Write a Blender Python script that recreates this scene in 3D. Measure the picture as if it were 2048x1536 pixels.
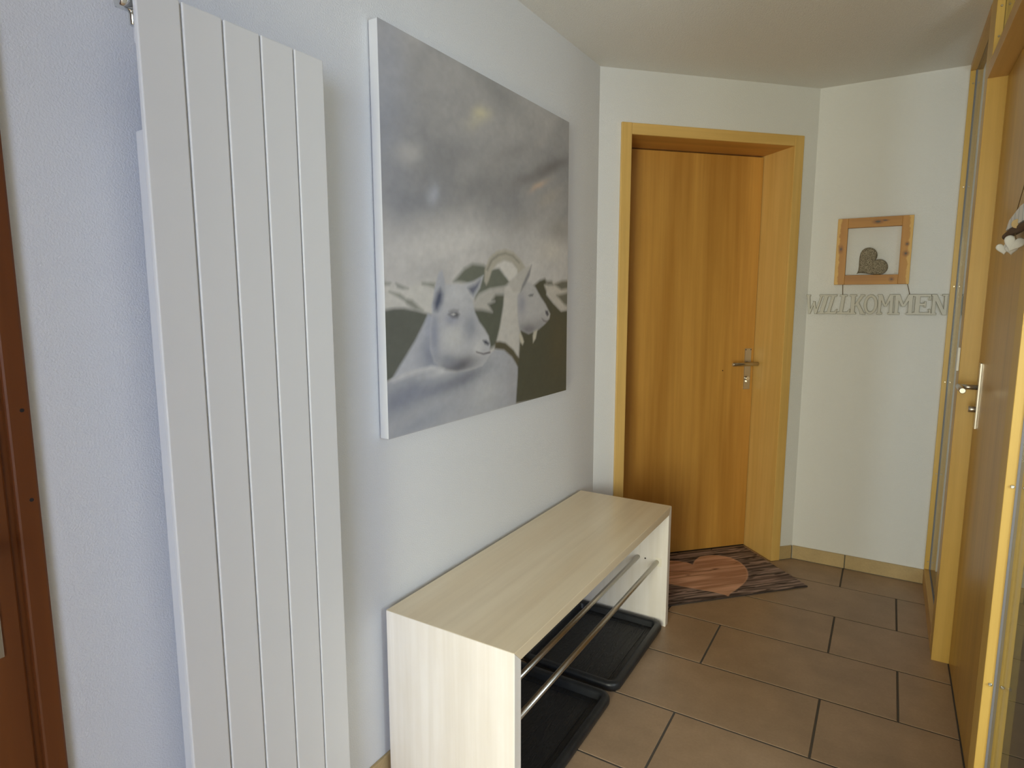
import bpy, bmesh, math, random
import numpy as np
from mathutils import Vector, Matrix

for o in list(bpy.data.objects):
    bpy.data.objects.remove(o)
scene = bpy.context.scene
COL = scene.collection
random.seed(4)

# ------------------------------------------------------------------ camera
CAM = Vector((1.1282, 0.0, 1.3360))
yaw, pit, rol = math.radians(31.1936), math.radians(-7.7691), math.radians(-0.0276)
F = Vector((-math.sin(yaw) * math.cos(pit), math.cos(yaw) * math.cos(pit), math.sin(pit)))
R0 = Vector((math.cos(yaw), math.sin(yaw), 0))
U0 = R0.cross(F)
R = R0 * math.cos(rol) + U0 * math.sin(rol)
U = U0 * math.cos(rol) - R0 * math.sin(rol)
cd = bpy.data.cameras.new('camera')
cd.sensor_fit = 'HORIZONTAL'
cd.sensor_width = 36.0
cd.lens = 36.0 * 1241.78 / 2048.0
cd.clip_start = 0.02
cam = bpy.data.objects.new('camera', cd)
M = Matrix(((R.x, U.x, -F.x, CAM.x), (R.y, U.y, -F.y, CAM.y), (R.z, U.z, -F.z, CAM.z), (0, 0, 0, 1)))
cam.matrix_world = M
COL.objects.link(cam)
scene.camera = cam

# ------------------------------------------------------------------ world, daylight, exposure
world = bpy.data.worlds.new('world')
scene.world = world
world.use_nodes = True
bg = world.node_tree.nodes['Background']
bg.inputs[0].default_value = (0.72, 0.84, 1.0, 1)
bg.inputs[1].default_value = 0.6
scene.view_settings.view_transform = 'Standard'
scene.view_settings.look = 'None'
scene.view_settings.gamma = 1.0
scene.view_settings.use_curve_mapping = False
scene.view_settings.exposure = 0.0


def area(name, loc, aim, sx, sy, power, col):
    l = bpy.data.lights.new(name, 'AREA')
    l.shape = 'RECTANGLE'
    l.size, l.size_y = sx, sy
    l.energy = power
    l.color = col
    o = bpy.data.objects.new(name, l)
    o.location = loc
    o.rotation_euler = (Vector(aim) - Vector(loc)).to_track_quat('-Z', 'Y').to_euler()
    COL.objects.link(o)
    return o


# added daylight lamps at two unseen windows in the rear wall, behind the camera:
# one tinted yellow to warm the far wall, the other, to the right, blue
area('added_rear_light_yellow', (1.10, -2.50, 1.12), (0.90, 0, 1.05), 1.00, 1.90, 105, (1.0, 0.985, 0.74))
area('added_rear_light_blue', (2.35, -2.50, 1.45), (0.8, 0, 1.30), 1.15, 1.25, 66, (0.50, 0.64, 1.0))
# added unseen lamp in the porch, lighting the hall through the glazed partition
area('added_porch_light', (2.50, 0.62, 1.32), (0.0, 1.60, 0.60), 0.60, 1.10, 22, (0.87, 0.89, 1.0))

# ------------------------------------------------------------------ dimensions (metres)
H = 2.318           # ceiling
YC = 2.589          # left wall meets the slanted door wall
YW = 3.3915         # far wall
XC = 0.7748         # slanted wall meets far wall
XP = 1.348          # hall side of the glazed timber partition
XG = 1.370          # glass plane
ANG = math.radians(46.003)
LW = 1.1154
YR = -2.6           # rear wall
OPX0, OPX1 = 0.50, 1.30   # opening in the added shading wall behind the camera


# ------------------------------------------------------------------ helpers
def tag(o, label=None, cat=None, group=None, kind=None):
    if label: o['label'] = label
    if cat: o['category'] = cat
    if group: o['group'] = group
    if kind: o['kind'] = kind
    return o


def empty(name, loc=(0, 0, 0), rz=0.0, parent=None):
    o = bpy.data.objects.new(name, None)
    o.empty_display_size = 0.1
    COL.objects.link(o)
    o.location = loc
    o.rotation_euler = (0, 0, rz)
    if parent: o.parent = parent
    return o


def link(name, me, mat, parent=None, smooth=False):
    mats = mat if isinstance(mat, (list, tuple)) else [mat]
    for m in mats: me.materials.append(m)
    if smooth:
        for p in me.polygons: p.use_smooth = True
    o = bpy.data.objects.new(name, me)
    COL.objects.link(o)
    if parent: o.parent = parent
    return o


def b_box(bm, x0, x1, y0, y1, z0, z1, bev=0.0, seg=2):
    t = bmesh.new()
    vs = [t.verts.new(p) for p in [(x0, y0, z0), (x1, y0, z0), (x1, y1, z0), (x0, y1, z0),
                                   (x0, y0, z1), (x1, y0, z1), (x1, y1, z1), (x0, y1, z1)]]
    for f in [(3, 2, 1, 0), (4, 5, 6, 7), (0, 1, 5, 4), (1, 2, 6, 5), (2, 3, 7, 6), (3, 0, 4, 7)]:
        t.faces.new([vs[i] for i in f])
    if bev > 0:
        bmesh.ops.bevel(t, geom=list(t.edges), offset=bev, segments=seg, affect='EDGES', profile=0.5)
    b_merge(bm, t)


def b_merge(bm, t):
    me = bpy.data.meshes.new('tmp')
    t.to_mesh(me); t.free()
    bm.from_mesh(me)
    bpy.data.meshes.remove(me)


def done(name, bm, mat, parent=None, smooth=False):
    bmesh.ops.recalc_face_normals(bm, faces=list(bm.faces))
    me = bpy.data.meshes.new(name)
    bm.to_mesh(me); bm.free()
    return link(name, me, mat, parent, smooth)


def box(name, x0, x1, y0, y1, z0, z1, mat, parent=None, bev=0.0, seg=2):
    bm = bmesh.new()
    b_box(bm, x0, x1, y0, y1, z0, z1, bev, seg)
    return done(name, bm, mat, parent)


def b_tube(bm, p0, p1, r0, r1=None, seg=20, bev=0.0):
    r1 = r0 if r1 is None else r1
    p0, p1 = Vector(p0), Vector(p1)
    d = (p1 - p0).normalized()
    a = d.orthogonal().normalized(); b = d.cross(a)
    rings = [(p0, r0), (p1, r1)]
    if bev > 0:
        rings = [(p0, r0 - bev), (p0 + d * bev, r0), (p1 - d * bev, r1), (p1, r1 - bev)]
    vs = []
    for c, r in rings:
        vs.append([bm.verts.new(c + (a * math.cos(2 * math.pi * i / seg) + b * math.sin(2 * math.pi * i / seg)) * r) for i in range(seg)])
    for k in range(len(vs) - 1):
        for i in range(seg):
            f = bm.faces.new([vs[k][i], vs[k][(i + 1) % seg], vs[k + 1][(i + 1) % seg], vs[k + 1][i]])
            f.smooth = True
    bm.faces.new(vs[0][::-1]); bm.faces.new(vs[-1])


def tube(name, p0, p1, r, mat, parent=None, seg=20, bev=0.0, r1=None):
    bm = bmesh.new()
    b_tube(bm, p0, p1, r, r1, seg, bev)
    return done(name, bm, mat, parent)


def path_tube(name, pts, r, mat, parent=None, seg=8):
    """round cord through the points"""
    bm = bmesh.new()
    pts = [Vector(p) for p in pts]
    rings = []
    for i, p in enumerate(pts):
        d = (pts[min(i + 1, len(pts) - 1)] - pts[max(i - 1, 0)]).normalized()
        a = d.cross(Vector((0.31, 0.87, 0.39))).normalized(); b = d.cross(a)
        rings.append([bm.verts.new(p + (a * math.cos(2 * math.pi * k / seg) + b * math.sin(2 * math.pi * k / seg)) * r) for k in range(seg)])
    for i in range(len(rings) - 1):
        for k in range(seg):
            f = bm.faces.new([rings[i][k], rings[i][(k + 1) % seg], rings[i + 1][(k + 1) % seg], rings[i + 1][k]])
            f.smooth = True
    bm.faces.new(rings[0][::-1]); bm.faces.new(rings[-1])
    return done(name, bm, mat, parent)


def b_prism(bm, poly, to3, t0, t1):
    """polygon (a,b) extruded between t0 and t1; to3(a,b,t) -> xyz"""
    lo = [bm.verts.new(to3(a, b, t0)) for a, b in poly]
    hi = [bm.verts.new(to3(a, b, t1)) for a, b in poly]
    n = len(poly)
    bm.faces.new(lo[::-1]); bm.faces.new(hi)
    for i in range(n):
        bm.faces.new([lo[i], lo[(i + 1) % n], hi[(i + 1) % n], hi[i]])


# ------------------------------------------------------------------ materials
class NT:
    def __init__(s, name):
        s.m = bpy.data.materials.new(name)
        s.m.use_nodes = True
        s.t = s.m.node_tree
        s.b = s.t.nodes['Principled BSDF']

    def n(s, typ, **kw):
        n = s.t.nodes.new(typ)
        for k, v in kw.items():
            if k.startswith('_'): setattr(n, k[1:], v)
        return n

    def l(s, a, b): s.t.links.new(a, b)

    def coords(s, scale=(1, 1, 1), kind='Object'):
        tc = s.n('ShaderNodeTexCoord')
        mp = s.n('ShaderNodeMapping')
        mp.inputs['Scale'].default_value = scale
        s.l(tc.outputs[kind], mp.inputs[0])
        return mp.outputs[0]

    def noise(s, vec, scale, detail=3, rough=0.55, dist=0.0):
        n = s.n('ShaderNodeTexNoise')
        n.inputs['Scale'].default_value = scale
        n.inputs['Detail'].default_value = detail
        n.inputs['Roughness'].default_value = rough
        n.inputs['Distortion'].default_value = dist
        s.l(vec, n.inputs['Vector'])
        return n.outputs[0]

    def ramp(s, fac, stops):
        r = s.n('ShaderNodeValToRGB')
        e = r.color_ramp.elements
        while len(e) < len(stops): e.new(0.5)
        for i, (p, c) in enumerate(stops):
            e[i].position = p
            e[i].color = (*c, 1) if len(c) == 3 else c
        s.l(fac, r.inputs[0])
        return r.outputs[0]

    def mix(s, fac, a, b, mode='MIX'):
        m = s.n('ShaderNodeMix', _data_type='RGBA', _blend_type=mode)
        for sock, v in ((m.inputs[0], fac), (m.inputs[6], a), (m.inputs[7], b)):
            if hasattr(v, 'links'): s.l(v, sock)
            elif isinstance(v, (int, float)): sock.default_value = v
            else: sock.default_value = (*v, 1)
        return m.outputs[2]

    def bump(s, h, strength, dist):
        b = s.n('ShaderNodeBump')
        b.inputs['Strength'].default_value = strength
        b.inputs['Distance'].default_value = dist
        s.l(h, b.inputs['Height'])
        s.l(b.outputs[0], s.b.inputs['Normal'])

    def base(s, c):
        if hasattr(c, 'links'): s.l(c, s.b.inputs['Base Color'])
        else: s.b.inputs['Base Color'].default_value = (*c, 1)

    def set(s, **kw):
        for k, v in kw.items(): s.b.inputs[k.replace('_', ' ')].default_value = v
        return s


def plain(name, c, rough=0.5, metal=0.0):
    k = NT(name); k.base(c); k.set(Roughness=rough, Metallic=metal)
    return k.m


def stucco(name, c, scale=290, strength=0.30):
    k = NT(name)
    v = k.coords()
    n = k.noise(v, scale, 3, 0.6)
    n2 = k.noise(v, 2.3, 3, 0.5)
    k.base(k.mix(n2, tuple(x * 0.97 for x in c), c))
    k.set(Roughness=0.92)
    k.b.inputs['Specular IOR Level'].default_value = 0.2
    k.bump(k.ramp(n, [(0.35, (0, 0, 0)), (0.7, (1, 1, 1))]), strength, 0.003)
    return k.m


def wood(name, dark, light, axis='z', band=9.0, fine=60.0, rough=0.38, knots=(), sap=None, contrast=0.5):
    """veneer or solid wood, grain running along the given axis"""
    k = NT(name)
    lo = {'x': (0.06, 1, 1), 'y': (1, 0.06, 1), 'z': (1, 1, 0.06)}[axis]
    v = k.coords(lo)
    nb = k.noise(v, band, 2, 0.5, 0.3)
    lo2 = {'x': (0.03, 1, 1), 'y': (1, 0.03, 1), 'z': (1, 1, 0.03)}[axis]
    v2 = k.coords(lo2)
    nf = k.noise(v2, fine, 4, 0.6, 0.2)
    vm = k.coords({'x': (0.35, 1, 1), 'y': (1, 0.35, 1), 'z': (1, 1, 0.35)}[axis])
    fl = k.noise(vm, 16.0, 3, 0.6)
    c = k.ramp(nb, [(0.5 - 0.5 * contrast * 0.5, dark), (0.5 + 0.5 * contrast * 0.5, light)])
    g = k.ramp(nf, [(0.3, (0.86, 0.84, 0.80)), (0.62, (1, 1, 1))])
    c = k.mix(0.6, c, g, 'MULTIPLY')
    f2 = k.ramp(fl, [(0.3, (0.95, 0.93, 0.9)), (0.7, (1.0, 1.0, 1.0))])
    c = k.mix(0.7, c, f2, 'MULTIPLY')
    if sap or knots:
        tc = k.n('ShaderNodeTexCoord')
        wob = k.noise(k.coords((1, 1, 1)), 14, 3, 0.6)
    if sap:
        ax, edge, sign, col = sap
        sep = k.n('ShaderNodeSeparateXYZ'); k.l(tc.outputs['Object'], sep.inputs[0])
        ma = k.n('ShaderNodeMath', _operation='MULTIPLY_ADD')
        k.l(wob, ma.inputs[0]); ma.inputs[1].default_value = 0.045; k.l(sep.outputs['xyz'.index(ax)], ma.inputs[2])
        mr = k.n('ShaderNodeMapRange')
        k.l(ma.outputs[0], mr.inputs[0])
        mr.inputs[1].default_value = edge + 0.0225 - 0.002 * sign
        mr.inputs[2].default_value = edge + 0.0225 + 0.002 * sign
        c = k.mix(mr.outputs[0], c, k.mix(0.5, col, g, 'MULTIPLY'))
    for (kx, ky, kz, sx, sz) in knots:
        sub = k.n('ShaderNodeVectorMath', _operation='SUBTRACT')
        k.l(tc.outputs['Object'], sub.inputs[0]); sub.inputs[1].default_value = (kx, ky, kz)
        mul = k.n('ShaderNodeVectorMath', _operation='MULTIPLY')
        k.l(sub.outputs[0], mul.inputs[0]); mul.inputs[1].default_value = (1 / sx, 0, 1 / sz)
        ln = k.n('ShaderNodeVectorMath', _operation='LENGTH'); k.l(mul.outputs[0], ln.inputs[0])
        ad = k.n('ShaderNodeMath', _operation='MULTIPLY_ADD'); k.l(wob, ad.inputs[0]); ad.inputs[1].default_value = 0.9
        k.l(ln.outputs['Value'], ad.inputs[2])
        halo = k.ramp(ad.outputs[0], [(0.75, (0.10, 0.075, 0.05)), (0.98, (0.30, 0.12, 0.03))])
        mr = k.n('ShaderNodeMapRange'); k.l(ad.outputs[0], mr.inputs[0])
        mr.inputs[1].default_value = 1.75; mr.inputs[2].default_value = 1.0
        c = k.mix(mr.outputs[0], c, halo)
    k.base(c)
    k.set(Roughness=rough)
    k.bump(nf, 0.05, 0.001)
    return k.m


def attr_mat(name, rough=0.7, bump=None):
    k = NT(name)
    a = k.n('ShaderNodeAttribute'); a.attribute_name = 'paint'
    k.base(a.outputs['Color'])
    k.set(Roughness=rough)
    if bump:
        k.bump(k.noise(k.coords(), bump[0], 2), bump[1], bump[2])
    return k.m


def glass(name):
    """clear float glass: Fresnel mix of mirror reflection and straight transmission"""
    k = NT(name)
    out = k.t.nodes['Material Output']
    fr = k.n('ShaderNodeFresnel')
    ge = k.n('ShaderNodeNewGeometry')          # leaving the pane: same reflectance as entering (no bending is modelled)
    io = k.n('ShaderNodeMapRange'); k.l(ge.outputs['Backfacing'], io.inputs[0])
    io.inputs[3].default_value = 1.52; io.inputs[4].default_value = 1 / 1.52
    k.l(io.outputs[0], fr.inputs[0])
    tr = k.n('ShaderNodeBsdfTransparent'); tr.inputs[0].default_value = (0.90, 0.95, 0.92, 1)
    gl = k.n('ShaderNodeBsdfGlossy'); gl.inputs['Roughness'].default_value = 0.0
    mx = k.n('ShaderNodeMixShader')
    k.l(fr.outputs[0], mx.inputs[0]); k.l(tr.outputs[0], mx.inputs[1]); k.l(gl.outputs[0], mx.inputs[2])
    k.l(mx.outputs[0], out.inputs[0])
    return k.m


WALL = stucco('white_stucco', (0.79, 0.79, 0.785))
PORCH = stucco('porch_dim_render', (0.20, 0.175, 0.13), 120, 0.5)  # dark colour keeps the unseen porch dim through the glass
CEIL = stucco('ceiling_stucco', (0.84, 0.825, 0.78), 210, 0.5)
BEECH_D, BEECH_L = (0.54, 0.268, 0.055), (0.70, 0.38, 0.090)
W_LEAF = wood('beech_veneer', BEECH_D, BEECH_L, 'z', 11, 70, 0.36, contrast=0.55)
W_FRAME = wood('maple_frame_upright', (0.74, 0.475, 0.145), (0.80, 0.53, 0.18), 'z', 14, 60, 0.4)
W_POST = wood('maple_partition_upright', (0.65, 0.405, 0.085), (0.71, 0.46, 0.115), 'z', 14, 60, 0.4)
W_FRAMEX = wood('maple_frame_level', (0.72, 0.455, 0.135), (0.78, 0.51, 0.17), 'x', 14, 60, 0.4)
W_FRAMEY = wood('maple_partition_level', (0.62, 0.36, 0.10), (0.68, 0.42, 0.135), 'y', 14, 60, 0.4)
W_FRONT = wood('front_door_veneer', (0.51, 0.285, 0.040), (0.61, 0.355, 0.058), 'z', 11, 70, 0.33)
W_BENCH_T = wood('pale_maple_top', (0.82, 0.675, 0.46), (0.89, 0.76, 0.55), 'y', 7, 34, 0.28)
W_BENCH_S = wood('pale_maple_side', (0.93, 0.875, 0.81), (0.97, 0.92, 0.865), 'z', 9, 38, 0.4)
W_DARK = wood('dark_stained_wood', (0.15, 0.042, 0.008), (0.22, 0.068, 0.013), 'z', 10, 60, 0.38)
STEEL = plain('brushed_steel', (0.56, 0.53, 0.48), 0.28, 1.0)
CHROME = plain('chrome', (0.75, 0.76, 0.74), 0.12, 1.0)
ENAMEL = plain('radiator_enamel', (0.75, 0.745, 0.72), 0.36)
BLACKP = None
GLASS = glass('clear_glass')
BRASS = plain('screw_metal', (0.45, 0.38, 0.28), 0.35, 1.0)
WHITEP = plain('white_plastic', (0.82, 0.82, 0.80), 0.4)
GAP = plain('dark_gap', (0.02, 0.014, 0.01), 0.9)
GROUT = plain('grey_grout', (0.085, 0.072, 0.06), 0.95)


def tile_mat(name, c, rough=0.42):
    k = NT(name)
    oi = k.n('ShaderNodeObjectInfo')
    v = k.coords()
    n = k.noise(v, 6.0, 4, 0.62)
    n2 = k.noise(v, 120.0, 2, 0.6)
    a = k.ramp(n, [(0.32, tuple(x * 0.86 for x in c)), (0.68, tuple(x * 1.08 for x in c))])
    b = k.ramp(oi.outputs['Random'], [(0.0, (0.95, 0.95, 0.95)), (1.0, (1.0, 1.0, 1.0))])
    c2 = k.mix(1.0, a, b, 'MULTIPLY')
    d = k.ramp(n2, [(0.35, (0.94, 0.93, 0.92)), (0.65, (1, 1, 1))])
    k.base(k.mix(1.0, c2, d, 'MULTIPLY'))
    k.set(Roughness=rough)
    k.bump(n2, 0.06, 0.001)
    return k.m


TILE = tile_mat('beige_floor_tile', (0.40, 0.275, 0.175))
SKIRT = tile_mat('skirting_tile', (0.54, 0.395, 0.195), 0.5)
MORTAR = plain('skirting_joint', (0.13, 0.12, 0.09), 0.95)

# ------------------------------------------------------------------ room shell
bm = bmesh.new(); b_box(bm, -0.35, 3.40, YR - 0.2, 3.95, -0.08, -0.0014)
floor = tag(done('floor', bm, GROUT), 'beige rectangular floor tiles with dark grey grout', 'floor', kind='structure')
# tile rows: courses run across the hall, joints staggered by about a third
TY, TX, GR = 0.32025, 0.624, 0.0068
cosA, sinA = math.cos(ANG), math.sin(ANG)


def clip(poly, nx, ny, d):
    """keep nx*x+ny*y <= d"""
    out = []
    for i in range(len(poly)):
        a, b = poly[i], poly[(i + 1) % len(poly)]
        da, db = nx * a[0] + ny * a[1] - d, nx * b[0] + ny * b[1] - d
        if da <= 0: out.append(a)
        if da * db < 0:
            t = da / (da - db)
            out.append((a[0] + (b[0] - a[0]) * t, a[1] + (b[1] - a[1]) * t))
    return out


def tile(poly, zt, zb, parent, mat, name='tile'):
    t = bmesh.new()
    b_prism(t, poly, lambda a, b, c: (a, b, c), zb, zt)
    bmesh.ops.recalc_face_normals(t, faces=list(t.faces))
    top = [e for e in t.edges if all(abs(v.co.z - zt) < 1e-6 for v in e.verts)]
    bmesh.ops.bevel(t, geom=top, offset=0.0009, segments=1, affect='EDGES')
    return done(name, t, mat, parent)


y_top = 3.1516 + TY
row = 0
while y_top > YR:
    ya, yb = y_top - TY + GR / 2, y_top - GR / 2
    off = 1.0155 if row % 2 == 0 else 1.2405
    x = off - 3 * TX
    while x < (1.42 if ya > 0.0 else 3.25):
        poly = [(x + GR / 2, ya), (x + TX - GR / 2, ya), (x + TX - GR / 2, yb), (x + GR / 2, yb)]
        poly = clip(poly, -1, 0, -0.002 if y_top < 2.62 else 0.6)
        if poly: poly = clip(poly, 1, 0, 1.40 if ya > 0.0 else 3.25)
        if poly: poly = clip(poly, 0, 1, YW - 0.001 if x > 0.55 else 3.6)
        if poly: poly = clip(poly, -sinA, cosA, cosA * YC + 0.212)
        if poly and max(p[0] for p in poly) - min(p[0] for p in poly) > 0.01:
            tile(poly, 0.0, -0.012, floor, TILE)
        x += TX
    y_top -= TY
    row += 1

tag(box('ceiling', -0.35, 3.40, YR - 0.2, 3.95, H, H + 0.1, CEIL), 'off-white textured plaster ceiling', 'ceiling', kind='structure')
# left wall with the opening of the dark door
bm = bmesh.new()
DY0, DY1, DZ = -0.29, 0.395, 2.04
b_box(bm, -0.14, 0, DY1, YC + 0.02, -0.02, H)
b_box(bm, -0.14, 0, DY0, DY1, DZ, H)
b_box(bm, -0.14, 0, YR - 0.12, DY0, -0.02, H)
tag(done('wall_left', bm, WALL), 'white stucco wall behind the radiator, painting and bench', 'wall', kind='structure')
# slanted wall around the inner door (local frame: x along wall, y into wall)
wc = empty('wall_slanted', (0, YC, 0), ANG)
tag(wc, 'slanted white wall around the beech inner door', 'wall', kind='structure')
box('wall_pier', -0.10, 0.134, 0, 0.30, -0.02, H, WALL, wc)
box('wall_pier', 1.000, 1.28, 0, 0.30, -0.02, H, WALL, wc)
box('wall_lintel', 0.134, 1.000, 0, 0.30, 2.065, H, WALL, wc)
tag(box('wall_far', XC - 0.03, 1.44, YW, YW + 0.12, -0.02, H, WALL), 'white far wall with the wooden frame and welcome lettering', 'wall', kind='structure')
# behind the camera and behind the partition
bm = bmesh.new()
b_box(bm, -0.14, 0.57, YR - 0.12, YR, -0.02, H)
b_box(bm, 1.63, 1.74, YR - 0.12, YR, -0.02, H)
b_box(bm, 2.96, 3.35, YR - 0.12, YR, -0.02, H)
for xa, xb, zs in ((0.57, 1.63, 0.10), (1.74, 2.96, 0.78)):
    b_box(bm, xa, xb, YR - 0.12, YR, -0.02, zs)
    b_box(bm, xa, xb, YR - 0.12, YR, 2.12, H)
tag(done('wall_rear', bm, WALL), 'white rear wall with a window behind the camera', 'wall', kind='structure')
bm = bmesh.new()
b_box(bm, XP, 1.44, -0.33, 0.75, -0.02, H)  # unseen stretch lengthened to keep porch light off the near left wall
b_box(bm, 1.44, 3.25, 0.13, 0.25, -0.02, H)
b_box(bm, 3.25, 3.35, YR, 0.25, -0.02, H)
tag(done('wall_right', bm, WALL), 'white wall on the right behind the camera', 'wall', kind='structure')
bm = bmesh.new()
b_box(bm, 1.44, 2.65, YW, YW + 0.12, -0.02, H)
b_box(bm, 2.55, 2.65, 0.25, 0.28, -0.02, H)
b_box(bm, 2.55, 2.65, 0.96, YW, -0.02, H)
b_box(bm, 2.55, 2.65, 0.28, 0.96, -0.02, 0.64)
b_box(bm, 2.55, 2.65, 0.28, 0.96, 2.18, H)
tag(done('wall_porch', bm, PORCH), 'unseen porch wall coloured dark grey brown to look dim behind the glazed partition', 'wall', kind='structure')

bm = bmesh.new()  # added wall; its opening keeps rear light off the near left wall
b_box(bm, -0.0, OPX0, -0.45, -0.33, -0.02, H)
b_box(bm, OPX1, XP + 0.05, -0.45, -0.33, -0.02, H)
b_box(bm, OPX0, OPX1, -0.45, -0.33, 2.06, H)
tag(done('added_shading_wall', bm, WALL), 'added white wall with an opening behind the camera, shading the near left wall', 'wall', kind='structure')
w4 = tag(empty('window_4', (0, YR, 0)), 'white framed window behind the camera', 'window', kind='structure')
for a in ((0.57, 0.63, 0.10, 2.12), (1.57, 1.63, 0.10, 2.12), (0.63, 1.57, 0.10, 0.16), (0.63, 1.57, 2.06, 2.12), (1.075, 1.125, 0.16, 2.06)):
    box('window_frame', a[0], a[1], -0.09, -0.03, a[2], a[3], WHITEP, w4, 0.004)
w6 = tag(empty('added_window_6', (2.55, 0, 0)), 'added white framed porch window, unseen behind the glazed partition', 'window', kind='structure')  # window added around the porch lamp
for a in ((0.28, 0.34, 0.64, 2.18), (0.90, 0.96, 0.64, 2.18), (0.34, 0.90, 0.64, 0.70), (0.34, 0.90, 2.12, 2.18)):
    box('window_frame', 0.03, 0.09, a[0], a[1], a[2], a[3], WHITEP, w6, 0.004)
w5 = tag(empty('added_window_5', (0, YR, 0)), 'added wide white framed window, unseen behind the camera on the right', 'window', kind='structure')  # window added around the blue rear lamp
for a in ((1.74, 1.80, 0.78, 2.12), (2.90, 2.96, 0.78, 2.12), (1.80, 2.90, 0.78, 0.84), (1.80, 2.90, 2.06, 2.12), (2.325, 2.375, 0.84, 2.06)):
    box('window_frame', a[0], a[1], -0.09, -0.03, a[2], a[3], WHITEP, w5, 0.004)

# skirting tiles
bt = tag(empty('baseboard_far', (0, YW, 0)), 'beige tile skirting along the far wall', 'baseboard', kind='structure')
ZB = 0.0712
for a, b in ((XC + 0.004, 1.017), (1.0215, XP - 0.0005)):
    box('tile', a, b, -0.009, 0, 0.003, ZB, SKIRT, bt, 0.001, 1)
box('grout_joint', 1.0165, 1.022, -0.0075, 0, 0.0, ZB - 0.001, MORTAR, bt)
box('grout_bed', XC + 0.004, XP - 0.0005, -0.0075, 0, 0.0, 0.003, MORTAR, bt)
bl = tag(empty('baseboard_left', (0, 0, 0)), 'beige tile skirting along the left wall', 'baseboard', kind='structure')
yy = DY1 + 0.03
while yy < YC - 0.02:
    e = min(yy + 0.62, YC - 0.006)
    box('tile', 0, 0.009, yy, e - 0.004, 0.003, ZB, SKIRT, bl, 0.001, 1)
    yy = e
box('grout_bed', 0, 0.0075, DY1 + 0.03, YC - 0.006, 0, ZB - 0.002, MORTAR, bl)
bs = tag(empty('baseboard_slanted', (0, YC, 0), ANG), 'short beige skirting tiles on either side of the inner door', 'baseboard', kind='structure')
box('tile', 0.010, 0.100, -0.009, 0, 0.003, ZB, SKIRT, bs, 0.001, 1)
box('tile', 1.036, LW - 0.009, -0.009, 0, 0.003, ZB, SKIRT, bs, 0.001, 1)
box('grout_bed', 1.036, LW - 0.004, -0.0075, 0, 0, ZB - 0.001, MORTAR, bs)

# ------------------------------------------------------------------ inner door in the slanted wall
d1 = tag(empty('door_1', (0, YC, 0), ANG), 'beech veneer inner door in a deep wooden frame', 'door', kind='structure')
U_0, U_1, V_0, V_1, DD = 0.1019, 1.034, 0.150, 0.984, 0.2115
box('casing', U_0, V_0, -0.012, 0, 0.001, 2.0977, W_FRAME, d1, 0.002)
box('casing', V_1, U_1, -0.012, 0, 0.001, 2.0977, W_FRAME, d1, 0.002)
box('casing', V_0 + 0.0005, V_1 - 0.0005, -0.0115, 0, 2.049, 2.0972, W_FRAMEX, d1, 0.002)
box('jamb', V_0 - 0.016, V_0, 0, 0.25, 0.001, 2.065, W_FRAME, d1)
box('jamb', V_1, V_1 + 0.016, 0, 0.25, 0.001, 2.065, W_FRAME, d1)
box('jamb', V_0, V_1, 0, 0.25, 2.049, 2.065, wood('beech_head', BEECH_D, BEECH_L, 'x', 12, 60, 0.4), d1)
box('light_stop_panel', V_0, V_1, 0.262, 0.28, 0.001, 2.049, GAP, d1)  # dark panel added to block light behind the leaf gaps
leaf = box('leaf', V_0 + 0.003, V_1 - 0.003, DD, DD + 0.045, 0.006, 2.0435, W_LEAF, d1, 0.0015)
pl = tag(box('handle_plate', 0.9265, 0.9640, DD - 0.004, DD, 0.866, 1.081, STEEL, leaf, 0.001), 'brushed steel handle plate')
LEV_Z, LEV_D = 1.003, DD - 0.052
bm = bmesh.new()
b_tube(bm, (0.945, DD - 0.003, LEV_Z), (0.945, LEV_D, LEV_Z), 0.0095, seg=16)
b_tube(bm, (0.823, LEV_D, LEV_Z + 0.001), (0.972, LEV_D, LEV_Z), 0.0098, seg=20, bev=0.002)
done('lever_handle', bm, STEEL, leaf)
bm = bmesh.new()
b_tube(bm, (0.944, DD - 0.003, 0.924), (0.944, DD - 0.014, 0.924), 0.0115, seg=18, bev=0.001)
b_box(bm, 0.9395, 0.9485, DD - 0.012, DD - 0.003, 0.902, 0.924, 0.002)
done('lock_cylinder', bm, CHROME, leaf)
for sx in (0.9305, 0.9600):
    tube('screw', (sx, DD - 0.0055, 1.074), (sx, DD - 0.003, 1.074), 0.0026, GAP, leaf, 10)
    tube('screw', (sx, DD - 0.0055, 0.873), (sx, DD - 0.003, 0.873), 0.0026, STEEL, leaf, 10)
tube('peg_hole', (0.80, DD - 0.001, 0.968), (0.80, DD + 0.001, 0.968), 0.003, GAP, leaf, 10)

# ------------------------------------------------------------------ glazed timber partition with the front door
XB = 1.44
w1 = tag(empty('window_1'), 'narrow glass side panel between far wall and front door', 'window', kind='structure')
box('glass_pane', XG, XG + 0.006, 2.75, YW - 0.012, 0.08, 2.300, GLASS, w1)
box('bottom_rail', XP, XG, 2.75, YW - 0.0005, 0.0, 0.078, W_FRAMEY, w1, 0.001)
box('top_rail', XP, XG, 2.75, YW - 0.0005, 2.292, H, W_FRAMEY, w1, 0.001)
box('back_rail', XG + 0.0062, XB, 2.75, YW - 0.0005, 0.0, 0.078, W_FRAMEY, w1)
box('back_rail', XG + 0.0062, XB, 2.75, YW - 0.0005, 2.292, H, W_FRAMEY, w1)
bead = box('glazing_bead', XP, XG - 0.001, YW - 0.012, YW - 0.0005, 0.079, 2.2915, W_POST, w1, 0.001)
for z in (0.117, 0.541, 0.966, 1.391, 1.815, 2.239):
    tube('screw', (1.3605, YW - 0.0145, z), (1.3605, YW - 0.011, z), 0.0032, BRASS, bead, 10, 0.0006)

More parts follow.
